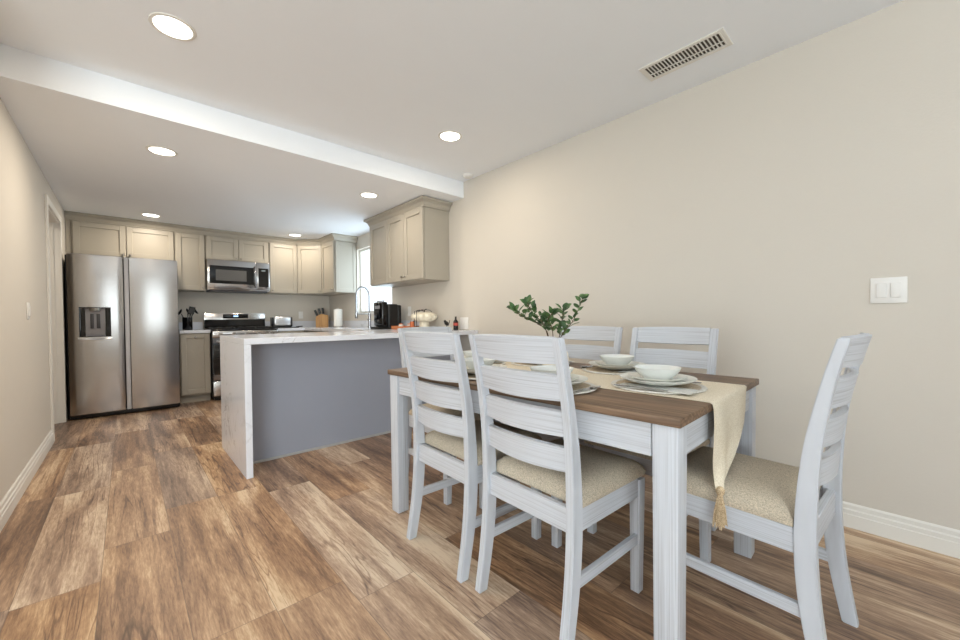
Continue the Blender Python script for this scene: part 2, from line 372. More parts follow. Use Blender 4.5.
# kitchen window
c = MB(); x0, x1 = XR+.05, XR+.11
c.box(x0, x1, wy0, wy0+.022, wz0, wz1, .003).box(x0, x1, wy1-.022, wy1, wz0, wz1, .003).box(x0, x1, wy0+.022, wy1-.022, wz0, wz0+.03, .003).box(x0, x1, wy0+.022, wy1-.022, wz1-.03, wz1, .003)
win = struct('window_1', c, M['trim'])
struct('pane', MB().box(XR+.078, XR+.082, wy0+.022, wy1-.022, wz0+.03, wz1-.03), M['glass'], win)
struct('window_sill', MB().box(XR-.02, XR+.05, wy0-.02, wy1+.02, wz0-.02, wz0, .003), M['trim'], win)
def rear_window(n, xa, xb, za, zb):
    c = MB(); y0, y1 = -2.58, -2.52
    c.box(xa, xa+.05, y0, y1, za, zb).box(xb-.05, xb, y0, y1, za, zb).box(xa+.05, xb-.05, y0, y1, za, za+.05).box(xa+.05, xb-.05, y0, y1, zb-.05, zb).box((xa+xb)/2-.02, (xa+xb)/2+.02, y0, y1, za+.05, zb-.05)
    wn_ = struct('window_%d' % n, c, M['trim'])
    c = MB(); z = za+.06
    while z < zb-.05:
        c.box(xa+.02, xb-.02, -2.515, -2.47, z, z+.003, mat=Matrix.Translation((0, -2.49, z)) @ Matrix.Rotation(R(20), 4, 'X') @ Matrix.Translation((0, 2.49, -z))); z += .06
    struct('blind_slats', c, M['trim'], wn_)
rear_window(2, -.15, 1.45, .8, 2.1); rear_window(3, -3.7, -1.5, .35, 2.25)  # the wider left window is added to frame the fill light

# ------------------------------------------------------------------ kitchen cabinets
def shaker(w, h, t=.02, rail=.057):
    c = MB()
    c.box(.001, rail, -t, -.0005, .001, h-.001, .003, 1).box(w-rail, w-.001, -t, -.0005, .001, h-.001, .003, 1)
    c.box(rail, w-rail, -t, 0, 0, rail, .0015, 1).box(rail, w-rail, -t, 0, h-rail, h, .0015, 1)
    c.box(rail-.002, w-rail+.002, -t+.0145, -.002, rail-.002, h-rail+.002)
    return c
def move(mb, x, y, z):
    mb.bm.transform(Matrix.Translation((x, y, z))); return mb
def add_door(root, x, z, w, h, knob=None, name='door'):
    d = move(shaker(w, h), x, 0, z).obj(name, M['cab'], root, smooth=False)
    if knob:
        k = MB().lathe([(0, 0), (.006, 0), (.005, .012), (.012, .018), (.014, .024), (.009, .029), (0, .03)], 14, Matrix.Translation((x+knob[0], -.02, z+knob[1])) @ Matrix.Rotation(R(90), 4, 'X'))
        k.obj('knob', M['nickel'], d)
    return d
def cabinet(label, loc, rz, w, d, z0, z1, doors, cat='cabinet', group=None, toe=False):
    t = thing('wall_cabinet' if not toe else 'base_cabinet', label, cat, (loc[0], loc[1], z0), rz, group)
    h = z1-z0; c = MB()
    if toe: c.box(0, w, 0, d, .1, h, .001, 1); 
    else: c.box(0, w, 0, d, 0, h, .001, 1)
    c.obj('body', M['cab'], t, smooth=False)
    if toe: MB().box(.0, w, .07, d, 0, .1).obj('toe_kick', M['cab'], t, smooth=False)
    for dx, dw, dz0, dh, kn in doors: add_door(t, dx, dz0, dw, dh, kn)
    return t
YC = 6.40; ZB, ZT = 1.436, 2.19; D = YW-YC-.002
cabinet('greige two-door wall cabinet above the refrigerator', (-.445, YC), 0, .925, D, 1.80, ZT, [(.012, .447, .01, .375, (.42, .03)), (.464, .452, .01, .375, (.03, .03))])
cabinet('greige narrow single-door wall cabinet between refrigerator and microwave', (.483, YC), 0, .322, D, ZB, ZT, [(.008, .306, .008, .742, (.28, .035))])
cabinet('short greige two-door wall cabinet directly above the microwave', (.808, YC), 0, .775, D, 1.87, ZT, [(.008, .376, .008, .305, (.35, .03)), (.39, .376, .008, .305, (.026, .03))])
cabinet('greige single-door wall cabinet just right of the microwave', (1.586, YC), 0, .402, D, ZB, ZT, [(.01, .382, .008, .742, (.03, .035))])
# diagonal corner cabinet
t = thing('wall_cabinet', 'greige corner wall cabinet with a diagonal door', 'cabinet', (1.99, YC, ZB), R(-45))
inv = (Matrix.Translation((1.99, YC, 0)) @ Matrix.Rotation(R(-45), 4, 'Z')).inverted()
pts = [inv @ Vector((x, y, 0)) for x, y in [(1.99, YC), (2.271, 6.121), (XR-.002, 6.121), (XR-.002, YW-.002), (1.99, YW-.002)]]
MB().prism([(p.x, p.y) for p in pts], 0, ZT-ZB).obj('body', M['cab'], t, smooth=False)
add_door(t, .008, .008, .38, .742, (.35, .035))
# right-wall cabinet by the corner
t = cabinet('narrow greige wall cabinet between the corner cabinet and the window, with a panelled side', (2.271, 6.118), R(-90), .498, XR-2.273, ZB, ZT, [(.012, .474, .008, .742, (.44, .035))])
pn = move(shaker(.312, .742, .008, .05), 0, 0, 0); pn.bm.transform(Matrix.Translation((.498, .006, .006)) @ Matrix.Rotation(R(90), 4, 'Z'))
pn.obj('side_panel', M['cab'], t, smooth=False)
# three-door cabinet near the dining area
t = cabinet('greige three-door wall cabinet with crown moulding on the dining side of the window', (2.279, 4.515), R(-90), 1.183, XR-2.281, 1.445, 2.2,
        [(.006, .42, .008, .732, None), (.432, .37, .008, .732, (.34, .04)), (.806, .371, .008, .732, (.03, .04))])
CROWN = [(0, 0), (.012, 0), (.014, .012), (.02, .02), (.03, .045), (.05, .062), (.062, .066), (.066, .085), (0, .085)]
cr = MB().sweep([(0, .315), (0, 0), (1.183, 0), (1.183, .315)], [(a, b+.749-.06+.05) for a, b in CROWN]); cr.obj('crown_moulding', M['cab'], t, smooth=False)
cr = MB().sweep([(XL+.003, YC), (1.99, YC), (2.271, 6.121), (2.271, 5.62), (XR-.002, 5.62)], [(a, b+2.191) for a, b in CROWN])
tag(cr.obj('crown_moulding', M['cab'], None, smooth=False), 'long greige crown moulding running over the row of back wall cabinets', 'moulding')
tag(MB().box(XL+.003, -.448, YC-.0, YW-.003, 1.78, 2.19).obj('filler_panel', M['cab'], None, False), 'narrow greige filler strip between left wall and cabinet over refrigerator', 'panel')

# base cabinets
cabinet('greige base cabinet with one tall door between refrigerator and range', (.482, 6.035), 0, .312, YW-6.037, 0, .876, [(.008, .296, .115, .755, (.148, .71))], toe=True)
cabinet('greige base cabinet in the run right of the range', (1.588, 6.035), 0, .367, YW-6.037, 0, .876, [(.01, .347, .115, .755, (.04, .7))], toe=True)
cabinet('greige sink base cabinet under the kitchen window', (1.99, 6.095), R(-90), 2.34, XR-1.992, 0, .876, [(.55, .44, .115, .755, (.4, .7)), (1.0, .44, .115, .755, (.04, .7)), (1.45, .44, .115, .755, (.4, .7)), (1.9, .44, .115, .755, (.04, .7))], toe=True)
# peninsula
t = thing('peninsula_cabinet', 'long grey back panelled peninsula cabinet under the white stone top', 'cabinet', (.6, YB+.072, 0))
MB().box(.0, XR-.602, .0, .56, 0, .872, .001, 1).obj('body', M['panel'], t, smooth=False)
MB().box(.0, XR-.602, -.010, -.0005, 0, .018, .002, 1).obj('shoe_moulding', plain('shoe_grey', srgb(176, 174, 172), .4), t, smooth=False)
t = thing('peninsula_worktop', 'white veined stone peninsula worktop with a waterfall end', 'worktop', (.559, 2.876, 0))
MB().box(0, XR-.561, 0, .876, .875, .915, .0015, 1).obj('top', M['quartz'], t, smooth=False)
MB().box(0, .04, 0, .876, 0, .8745, .0015, 1).obj('waterfall_end', M['quartz'], t, smooth=False)
t = thing('worktop', 'white stone worktop in the corner under the kitchen window', 'worktop', (0, 0, 0))
MB().prism([(1.584, YW-.002), (1.584, 6.00), (1.955, 6.00), (1.955, 3.755), (XR-.002, 3.755), (XR-.002, YW-.002)], .878, .915).obj('top', M['quartz'], t, smooth=False)
tag(MB().box(1.584, XR-.002, YW-.022, YW-.002, .9155, 1.015).obj('backsplash', M['quartz'], None, False), 'low white stone backsplash on the back wall behind toaster and knife block', 'backsplash')
tag(MB().box(XR-.022, XR-.002, 3.755, YW-.023, .9155, 1.015).obj('backsplash', M['quartz'], None, False), 'low white stone backsplash on the right wall below the kitchen window', 'backsplash')
t = thing('worktop', 'short white stone worktop between refrigerator and range', 'worktop', (0, 0, 0))
MB().box(.480, .796, 6.00, YW-.002, .878, .915, .0015, 1).obj('top', M['quartz'], t, smooth=False)
tag(MB().box(.480, .796, YW-.022, YW-.002, .9155, 1.015).obj('backsplash', M['quartz'], None, False), 'short white stone backsplash behind the black utensil crock', 'backsplash')

# ------------------------------------------------------------------ refrigerator
t = thing('refrigerator', 'stainless side-by-side refrigerator with water dispenser in its left door', 'refrigerator', (-.45, 5.815, 0))
MB().box(-.012, .915, .075, .86, .02, 1.735, .004).obj('body', M['black'], t)
MB().box(.0, .905, .03, .075, .01, .06, .004).obj('kick_grille', M['black'], t)
def fdoor(x0, x1, holes=None):
    pts = []; n = 14
    for i in range(n+1):
        f = i/n; pts.append((x0+(x1-x0)*f, -.008*(1-(2*f-1)**2)))
    pts += [(x1, .07), (x0, .07)]
    return MB().prism(pts, .055, 1.745, .006, 2)
dl = fdoor(.005, .434)
# dispenser cut: build the left door as four pieces around the opening instead
def door_with_hole(x0, x1, hx0, hx1, hz0, hz1):
    ys = lambda x: -.008*(1-(2*(x-x0)/(x1-x0)-1)**2)
    b = bmesh.new(); xs = sorted(set([x0+(x1-x0)*i/14 for i in range(15)]+[hx0, hx1])); zs = [.055, .061, hz0, hz1, 1.70, 1.739, 1.745]
    def y(x, z): return ys(x)+(.006 if z in (.055, 1.745) else 0)+(.004 if x in (x0, x1) else 0)
    g = {(i, j): b.verts.new((x, y(x, z), z)) for i, x in enumerate(xs) for j, z in enumerate(zs)}
    for i in range(len(xs)-1):
        for j in range(len(zs)-1):
            if xs[i] >= hx0-1e-6 and xs[i+1] <= hx1+1e-6 and zs[j] == hz0: continue
            b.faces.new((g[i, j], g[i+1, j], g[i+1, j+1], g[i, j+1]))
    # sides
    def strip(vs):
        back = [b.verts.new((v.co.x, .07, v.co.z)) for v in vs]
        for k in range(len(vs)-1): b.faces.new((vs[k], vs[k+1], back[k+1], back[k]))
    strip([g[i, 0] for i in range(len(xs))]); strip([g[i, len(zs)-1] for i in range(len(xs))]); strip([g[0, j] for j in range(len(zs))]); strip([g[len(xs)-1, j] for j in range(len(zs))])
    b.faces.new([b.verts.new(p) for p in ((x0, .07, .055), (x0, .07, 1.745), (x1, .07, 1.745), (x1, .07, .055))])
    bmesh.ops.remove_doubles(b, verts=b.verts[:], dist=1e-5); bmesh.ops.recalc_face_normals(b, faces=b.faces[:])
    m_ = MB(); m_.merge(b); return m_
dl.bm.free()
HX0, HX1, HZ0, HZ1 = .086, .328, .872, 1.188
d1 = door_with_hole(.005, .430, HX0, HX1, HZ0, HZ1).obj('freezer_door', M['steel'], t)
d2 = fdoor(.484, .907).obj('refrigerator_door', M['steel'], t)
MB().box(.440, .478, .012, .06, .055, 1.742, .006).obj('handle_strip', M['aluminium'], t)
c = MB()
c.box(HX0, HX1, .055, .062, HZ0, HZ1).box(HX0, HX0+.004, -.010, .055, HZ0, HZ1).box(HX1-.004, HX1, -.010, .055, HZ0, HZ1).box(HX0, HX1, -.010, .055, HZ1-.006, HZ1).box(HX0, HX1, -.01, .055, HZ0, HZ0+.004)
dsp = c.obj('dispenser', M['black_gloss'], t, False)
MB().box(HX0+.045, HX1-.045, .02, .054, HZ0+.005, HZ1-.007, .004).obj('dispenser_back', M['mid_grey'], dsp)
MB().box(.168, .196, .008, .019, HZ0+.09, HZ1-.07, .003).box(.216, .244, .008, .019, HZ0+.09, HZ1-.07, .003).obj('paddle', M['dark_grey'], dsp)
MB().cyl(.045, 0, .03, mat=Matrix.Translation((.206, .02, HZ1-.038))).obj('spout', M['nickel'], dsp)
MB().grid(lambda u, v: Vector((HX0-.012+(HX1-HX0+.024)*u, -.014-.018*math.sin(PI*u)*v*1.0-.004, HZ0-.004-.026*v*(1-.35*(2*u-1)**2))), 16, 3, .003).obj('drip_lip', M['steel_light'], dsp)

# ------------------------------------------------------------------ range
t = thing('range', 'freestanding stainless range with black cooktop and blue lit clock', 'range', (.806, 5.96, 0))
W = .772
MB().box(0, W, .03, .74, .03, .90, .003).obj('body', M['black'], t)
MB().box(0, W, .0, .74, .90, .916, .003).obj('cooktop', M['black_gloss'], t)
MB().box(.004, W-.004, -.005, .03, .815, .898, .006).obj('control_panel', M['steel'], t)
for k in range(5):
    MB().lathe([(0, 0), (.022, 0), (.02, .022), (0, .024)], 20, Matrix.Translation((.09+k*.148, -.005, .858)) @ Matrix.Rotation(R(90), 4, 'X')).obj('knob', M['nickel'], t)
od = MB().box(.004, W-.004, -.005, .03, .265, .81, .004).obj('oven_door', M['black_gloss'], t)
MB().box(.004, W-.004, -.0095, -.0055, .745, .808, .001, 1).obj('door_band', M['steel'], od)
MB().box(.004, W-.004, -.0095, -.0055, .265, .335, .001, 1).obj('door_band', M['steel'], od)
MB().tube([(.05, -.05, .765), (W-.05, -.05, .765)], .012, 12).tube([(.07, -.05, .765), (.07, -.008, .765)], .008, 8).tube([(W-.07, -.05, .765), (W-.07, -.008, .765)], .008, 8).obj('door_handle', M['steel_light'], od)
MB().box(.004, W-.004, -.005, .03, .06, .25, .004).obj('drawer', M['steel'], t)
MB().box(.02, W-.02, .05, .72, .0, .03).obj('plinth', M['black'], t)
bg = MB().box(0, W, .68, .74, .917, 1.14, .004).obj('backguard', M['steel'], t)
MB().box(.225, .545, .672, .679, 1.065, 1.125, .002).obj('display_panel', M['black_gloss'], bg)
MB().box(.355, .415, .6685, .6715, 1.088, 1.104).obj('clock', M['display'], bg)
MB().prism([(0, 0), (.075, 0), (.03, .10), (.0, .12)], 0, W-.004, .002, 1, mat=Matrix.Translation((.002, .679, .93)) @ Matrix.Rotation(R(90), 4, 'Z') @ Matrix.Rotation(R(90), 4, 'X')).obj('glass_slope', M['black_gloss'], bg)
for k in range(3):
    c = MB(); x = .02+k*.25
    for y in (.08, .52): c.box(x, x+.23, y, y+.012, .917, .945, .002, 1)
    for q in range(3): c.box(x+.01+q*.1, x+.022+q*.1, .08, .53, .93, .945, .002, 1)
    c.obj('grate', M['black_metal'], t, False)
# ------------------------------------------------------------------ microwave
t = thing('microwave', 'stainless over-the-range microwave with black window and keypad', 'microwave', (.812, 6.31, 1.455))
W, H = .762, .408
MB().box(0, W, .025, .395, .0, H, .004).obj('body', M['steel'], t)
MB().box(.0, .585, -.005, .024, .02, H, .006).obj('door', M['steel'], t)
MB().box(.028, .548, -.0085, -.0055, .085, .328, .002, 1).obj('door_window', M['black_gloss'], t)
MB().box(.095, .46, -.0105, -.009, .125, .275, .0005, 1).obj('window_mesh', plain('mw_mesh', srgb(92, 90, 88), .2), t)
MB().tube([(.572, -.01, .05), (.572, -.032, .07), (.572, -.038, .19), (.572, -.032, .33), (.572, -.01, .35)], .011, 12).obj('handle', M['chrome'], t)
MB().box(.588, W, -.005, .024, .02, H, .006).obj('control_frame', M['steel'], t)
MB().box(.612, .742, -.0085, -.0055, .06, .33, .002, 1).obj('keypad', M['black_gloss'], t)
MB().box(.65, .70, -.0105, -.009, .285, .305).obj('clock', plain('dim_display', srgb(120, 130, 135), .3), t)
MB().box(.03, W-.03, .03, .36, -.02, -.001, .003).obj('vent_grille', M['dark_grey'], t)

# ------------------------------------------------------------------ counter things
t = thing('utensil_crock', 'black cylindrical utensil crock between refrigerator and range', 'utensil holder', (.60, 6.42, .915))
MB().lathe([(0, 0), (.052, 0), (.055, .01), (.055, .165), (.05, .165), (.05, .012), (0, .012)], 28).obj('crock', M['black_gloss'], t)
random.seed(4)
for k, (nm, lab, a, ln, kind) in enumerate([('serving_spoon', 'black spoon leaning left in the utensil crock', 150, .27, 1), ('ladle', 'black ladle leaning right in the utensil crock', 10, .29, 1), ('cooking_spoon', 'black spoon upright at the back of the utensil crock', 80, .28, 1), ('slotted_turner', 'black turner leaning forward in the utensil crock', -60, .28, 0)]):
    dx, dy = math.cos(R(a)), math.sin(R(a)); p0 = Vector((-dx*.02, -dy*.02, .017)); p1 = Vector((dx*.07, dy*.05, ln-.06))
    c = MB().tube([p0, (p0+p1)/2, p1], .006, 8)
    if kind: c.lathe([(0, -.016), (.026, -.01), (.038, .004), (.036, .01), (0, .0)], 20, Matrix.Translation(p1+Vector((dx*.02, 0, .02))) @ Matrix.Rotation(R(60 if dx > 0 else -60), 4, 'Y') @ Matrix.Diagonal((1.3, .9, 1, 1)))
    else: c.box(-.034, .034, -.003, .003, -.01, .085, .002, 1, mat=Matrix.Translation(p1) @ Matrix.Rotation(math.atan2(p1.x-p0.x, p1.z-p0.z), 4, 'Y'))
    o = c.obj(nm, M['black']); o.location = (.60, 6.42, .915); tag(o, lab, 'utensil', None)
t = thing('toaster', 'silver two-slot toaster on the worktop right of the range', 'toaster', (1.75, 6.42, .925), R(0))
MB().box(-.125, .125, -.08, .08, .012, .165, .03, 4).obj('body', M['steel_light'], t)
MB().box(-.138, -.126, -.07, .07, .01, .15, .004).box(.126, .138, -.07, .07, .01, .15, .004).box(-.12, .12, -.075, .075, .0, .0115).obj('end_cap', M['black'], t)
MB().box(-.1, .1, -.045, -.02, .1652, .168).box(-.1, .1, .02, .045, .1652, .168).obj('slot', M['black'], t)
MB().box(.1385, .155, -.015, .015, .09, .1, .002).obj('lever', M['black'], t)
tag(MB().box(-.165, .21, -.13, .13, .0, .009, .004).tube([(.205, 0, .01), (.26, 0, .016), (.30, 0, .018)], .008, 8).obj('tray', M['black']), 'thin black tray under the toaster', 'tray').location = (1.75, 6.40, .9155)
t = thing('knife_block', 'light wooden knife block with black handled knives in the corner', 'knife block', (2.39, 6.48, .915), R(-20))
MB().prism([(-.10, 0), (.09, 0), (.09, .19), (-.02, .215), (-.10, .17)], -.06, .06, .004, 2, mat=Matrix.Rotation(R(90), 4, 'X')).obj('block', M['bamboo'], t)
for k in range(6):
    xx = -.075+(k % 3)*.045; yy = -.028+(k//3)*.05; z0 = (.182, .206, .214)[k % 3]
    MB().box(-.018, .018, -.017, .017, 0, .10, .006, 2, mat=Matrix.Translation((xx, yy, z0)) @ Matrix.Rotation(R(-22+8*(k % 3)), 4, 'Y')).obj('knife_handle', M['black'], t)
t = thing('paper_towel_roll', 'white paper towel roll standing beside the kitchen window', 'paper towel', (2.43, 5.93, .915))
MB().lathe([(.02, .012), (.062, .012), (.064, .02), (.064, .27), (.062, .278), (.02, .278)], 36).obj('roll', M['paper'], t)
MB().cyl(.07, 0, .011, seg=32).cyl(.009, .011, .30).obj('stand', M['nickel'], t)
# faucet
t = thing('faucet', 'tall chrome spring pull-down faucet in front of the kitchen window', 'faucet', (2.47, 4.96, .915))
MB().cyl(.026, 0, .02).cyl(.019, .02, .20).obj('base', M['chrome'], t)
arc = [(0, 0, .20), (0, 0, .42)]+[(-.095+.095*math.cos(a), 0, .43+.125*math.sin(a)) for a in [PI*k/14 for k in range(1, 14)]]+[(-.19, 0, .42), (-.19, 0, .26)]
MB().tube(arc, .009, 10).obj('spout_arc', M['chrome'], t)
sp = []; import itertools
A = [Vector(p) for p in arc]; L = [0]
for a, b in zip(A, A[1:]): L.append(L[-1]+(b-a).length)
NT = 34
for i in range(NT*10+1):
    s = L[-1]*i/(NT*10); k = max(j for j in range(len(L)) if L[j] <= s+1e-9); k = min(k, len(A)-2); f = (s-L[k])/(L[k+1]-L[k]); p = A[k].lerp(A[k+1], f)
    tt = (A[k+1]-A[k]).normalized(); n1 = Vector((0, 1, 0)); n2 = tt.cross(n1)
    sp.append(p+(n1*math.cos(i*2*PI/10)+n2*math.sin(i*2*PI/10))*.013)
MB().tube(sp, .0026, 6).obj('spring', M['chrome'], t)
MB().lathe([(0, .13), (.018, .13), (.022, .16), (.016, .26), (0, .26)], 20, Matrix.Translation((-.19, 0, 0))).obj('spray_head', M['chrome'], t)
MB().tube([(0, 0, .19), (-.17, 0, .19)], .006, 8).tube([(0, .018, .09), (0, .07, .12)], .006, 8).obj('lever', M['chrome'], t)
# coffee maker
t = thing('coffee_maker', 'black single-serve coffee maker beside the kitchen window', 'coffee maker', (2.33, 4.27, .915), R(-90))
MB().box(-.115, .115, -.02, .12, 0, .30, .02, 3).box(-.095, .095, -.15, -.021, 0, .03, .008).obj('body', M['black'], t)
MB().box(-.11, .11, -.10, -.021, .031, .325, .02, 3).obj('brew_head', M['black_gloss'], t)
MB().box(-.06, .06, -.106, -.1015, .24, .28, .002).obj('lid_handle', M['mid_grey'], t)
MB().box(-.10, .10, .121, .17, .02, .29, .015, 3).obj('water_tank', M['black'], t)
MB().tube([(-.08, -.06, .327), (-.08, -.06, .336), (.08, -.06, .336), (.08, -.06, .327)], .006, 8).obj('lid_bar', M['chrome'], t)
# serving tray, jars, pumpkin pot, bottle, plant sprig on the peninsula
o = MB().box(-.09, .09, -.17, .17, 0, .012, .004).box(-.09, .09, -.17, -.158, .0125, .04, .003).box(-.09, .09, .158, .17, .0125, .04, .003).box(-.09, -.08, -.157, .157, .0125, .035, .003).box(.08, .09, -.157, .157, .0125, .035, .003).obj('serving_tray', M['orange_wood']); o.location = (2.36, 3.85, .9155)
tag(o, 'orange wooden tray on the worktop beside the coffee maker', 'tray')
for (x, y, lab) in ((2.34, 3.92, 'small white jar in the wooden tray nearer the coffee maker'), (2.38, 3.80, 'small white jar in the wooden tray nearer the pumpkin-shaped pot')):
    tj = thing('jar', lab, 'jar', (x, y, .929), 0, 'white jars in the wooden tray')
    MB().lathe([(0, 0), (.025, 0), (.028, .01), (.028, .036), (.022, .042), (0, .042)], 20).obj('jar_body', M['white_plastic'], tj)
    MB().cyl(.024, .0425, .052, seg=20).obj('lid', M['copper'], tj)
t = thing('copper_canister', 'small copper canister in front of the white pumpkin-shaped pot', 'canister', (2.30, 3.62, .915))
MB().lathe([(0, 0), (.022, 0), (.024, .004), (.024, .085), (.02, .09), (0, .09)], 24).obj('canister_body', M['copper'], t)
MB().cyl(.023, .0905, .098, seg=24).obj('lid', M['nickel'], t)
t = thing('pumpkin_pot', 'white ribbed pumpkin-shaped pot on a pale foot with black wire handle', 'pot', (2.43, 3.58, .915))
MB().lathe([(0, 0), (.055, 0), (.06, .01), (.055, .07), (.05, .085), (0, .085)], 28).obj('foot', M['cream_ceramic'], t)
MB().lathe([(0, .086), (.06, .088), (.105, .105), (.122, .135), (.115, .165), (.08, .188), (.03, .19), (0, .182)], 90, None, 9, .2).obj('pumpkin_body', M['cream_ceramic'], t)
c = MB()
for s in (-1, 1):
    c.tube([(-.128, s*.02-.03, .0), (-.135, s*.02-.03, .1), (-.13, s*.02-.03, .2), (-.07, s*.02-.03, .215), (0, 0, .205)], .0035, 6)
c.tube([(0, 0, .19), (.01, .005, .215), (.03, .0, .225)], .006, 6).tube([(-.05, .05, .19), (-.02, .02, .22), (.05, -.03, .215), (.07, -.05, .19)], .003, 6)
c.obj('wire_handle', M['black_metal'], t)
t = thing('bottle', 'small dark bottle with red label near the wall at the peninsula end', 'bottle', (2.53, 3.15, .915))
MB().lathe([(0, 0), (.024, 0), (.026, .006), (.026, .085), (.01, .11), (.009, .14), (0, .14)], 24).obj('glass_body', M['black_gloss'], t)
MB().lathe([(.0265, .045), (.0268, .045), (.0268, .075), (.0265, .075)], 24).obj('bottle_label', M['red'], t)
t = thing('figurine', 'small black bird figurine beside the dark bottle', 'figurine', (2.45, 3.20, .915), R(30))
MB().lathe([(0, 0), (.018, 0), (.015, .006), (.004, .012), (.004, .05), (0, .05)], 16).lathe([(0, -.055), (.012, -.04), (.021, -.005), (.02, .02), (.01, .038), (0, .042)], 16, Matrix.Translation((0, 0, .068)) @ Matrix.Rotation(R(-70), 4, 'Y')).lathe([(0, -.014), (.012, -.008), (.015, .002), (.010, .012), (.003, .02), (0, .03)], 12, Matrix.Translation((-.045, 0, .09)) @ Matrix.Rotation(R(-80), 4, 'Y')).tube([(.04, 0, .055), (.075, 0, .075), (.085, 0, .10)], .004, 6).obj('bird', M['black'], t)

# ------------------------------------------------------------------ wall plates, vent, detector, lights
def plate(name, label, cat, loc, rz, w, h, kind):
    t = thing(name, label, cat, loc, rz)
    MB().box(-w/2, w/2, -.006, 0, -h/2, h/2, .002).obj('cover_plate', M['white_plastic'], t)
    n = 2 if kind == 'double' else 1
    for k in range(n):
        x = (k-(n-1)/2)*.046
        if kind == 'outlet':
            for s in (-1, 1): MB().box(x-.016, x+.016, -.0085, -.0065, s*.022-.013, s*.022+.013, .001, 1).obj('socket', M['white_plastic'], t)
        else: MB().box(x-.0165, x+.0165, -.0115, -.0065, -.033, .033, .002).obj('rocker', M['white_plastic'], t)
    return t
plate('light_switch', 'white double rocker light switch on the right wall', 'light switch', (XR-.0005, .055, 1.146), R(-90), .118, .118, 'double')
plate('light_switch', 'white single light switch on the left wall before the doorway', 'light switch', (XL+.0005, 4.0, 1.11), R(90), .07, .115, 'single')
plate('outlet', 'white outlet on the back wall between toaster and knife block', 'outlet', (2.125, YW-.0005, 1.113), 0, .07, .115, 'outlet')
plate('outlet', 'white outlet on the wall behind the pumpkin-shaped pot', 'outlet', (XR-.0005, 4.14, 1.13), R(-90), .07, .115, 'outlet')
plate('outlet', 'white outlet above the dining end of the peninsula worktop', 'outlet', (XR-.0005, 3.09, .985), R(-90), .13, .12, 'outlet')
t = thing('ceiling_vent', 'white rectangular ceiling air vent with dark slots', 'vent', (2.253, .82, HC))
w2, l2 = .083, .212
c = MB().box(-w2, w2, -l2, -l2+.024, -.008, -.0005, .002, 1).box(-w2, w2, l2-.024, l2, -.008, -.0005, .002, 1).box(-w2, -w2+.024, -l2+.024, l2-.024, -.008, -.0005, .002, 1).box(w2-.024, w2, -l2+.024, l2-.024, -.008, -.0005, .002, 1)
c.obj('frame', M['trim'], t, False)
MB().box(-w2+.02, w2-.02, -l2+.02, l2-.02, -.0022, -.0004).obj('duct', M['vent_dark'], t, False)
c = MB(); n = 21
for k in range(n+1):
    y = -l2+.024+(2*l2-.048)*k/n; c.box(-w2+.024, w2-.024, -.0042, .0042, -.004, .004, mat=Matrix.Translation((0, y, -.0065)) @ Matrix.Rotation(R(30), 4, 'X') @ Matrix.Diagonal((1, 1, .35, 1)))
c.box(-.003+.02, .003+.02, -l2+.024, l2-.024, -.0075, -.0035)
c.obj('louvres', M['trim'], t, False)
t = thing('smoke_detector', 'small round white smoke detector in the ceiling corner above the cabinet', 'smoke detector', (2.50, 2.90, HC))
MB().lathe([(0, -.03), (.03, -.03), (.045, -.022), (.052, -.006), (.052, -.0005), (0, -.0005)], 28).obj('housing', M['white_plastic'], t)
proto = None
def downlight(x, y, z, label, power):
    global proto
    if proto is None:
        t = thing('recessed_light', label, 'ceiling light', (x, y, z), 0, 'recessed ceiling lights')
        MB().lathe([(.074, -.002), (.077, -.006), (.090, -.004), (.092, -.0005), (.074, -.0005)], 40).obj('trim_ring', M['trim'], t)
        MB().lathe([(0, -.0035), (.0735, -.0035), (.0735, -.0008), (0, -.0008)], 40).obj('diffuser', M['lamp'], t)
        proto = t
    else: t = dup(proto, (x, y, z), 0, label)
    l = bpy.data.lights.new('downlight', 'AREA'); l.shape = 'DISK'; l.size = .14; l.energy = power; l.color = WARM
    o = bpy.data.objects.new('downlight', l); COL.objects.link(o); o.location = (x, y, z-.009)
    return t
downlight(.191, 2.372, HC, 'large looking lit recessed light in the high ceiling near the left, nearest the viewer', 9)
downlight(1.87, 2.376, HC, 'lit recessed light in the high ceiling near the smoke detector', 6.5)
downlight(.216, 3.672, HK, 'lit recessed light in the lower ceiling just past the step, on the left', 10)
downlight(1.818, 3.627, HK, 'lit recessed light in the lower ceiling left of the three-door cabinet', 5.6)
downlight(.237, 5.97, HK, 'lit recessed light in the lower ceiling in front of the refrigerator cabinets', 8.6)
downlight(1.85, 6.03, HK, 'lit recessed light in the lower ceiling by the corner cabinet', 6.6)

downlight(-1.05, 5.1, HK, 'added recessed light in the unseen side hall, brightening the doorway', 7)  # unseen hall light, added to brighten the door jamb
# added fill: unseen uplighter lamps behind the viewer to brighten the ceiling
def uplighter(label, x, y, power):
    t = thing('fill_lamp', label, 'floor lamp', (x, y, 0))
    MB().lathe([(0, 0), (.14, 0), (.14, .015), (.02, .03), (0, .03)], 36).obj('base', M['black_metal'], t)
    MB().cyl(.012, .0305, 1.64, seg=16).obj('pole', M['black_metal'], t)
    MB().lathe([(.012, 1.641), (.05, 1.65), (.17, 1.73), (.175, 1.73), (.05, 1.643), (.012, 1.63)], 40).obj('bowl_shade', M['white_plastic'], t)
    l = bpy.data.lights.new('ceiling_fill', 'SPOT'); l.energy = power; l.color = (.84, .92, 1); l.spot_size = R(165); l.spot_blend = .6; l.shadow_soft_size = .12
    o = bpy.data.objects.new('ceiling_fill', l); COL.objects.link(o); o.location = (x, y, 1.76); o.rotation_euler = (PI, 0, 0)
uplighter('added unseen black uplighter with white bowl, ceiling fill light on the patio side', -1.6, -.6, 130)
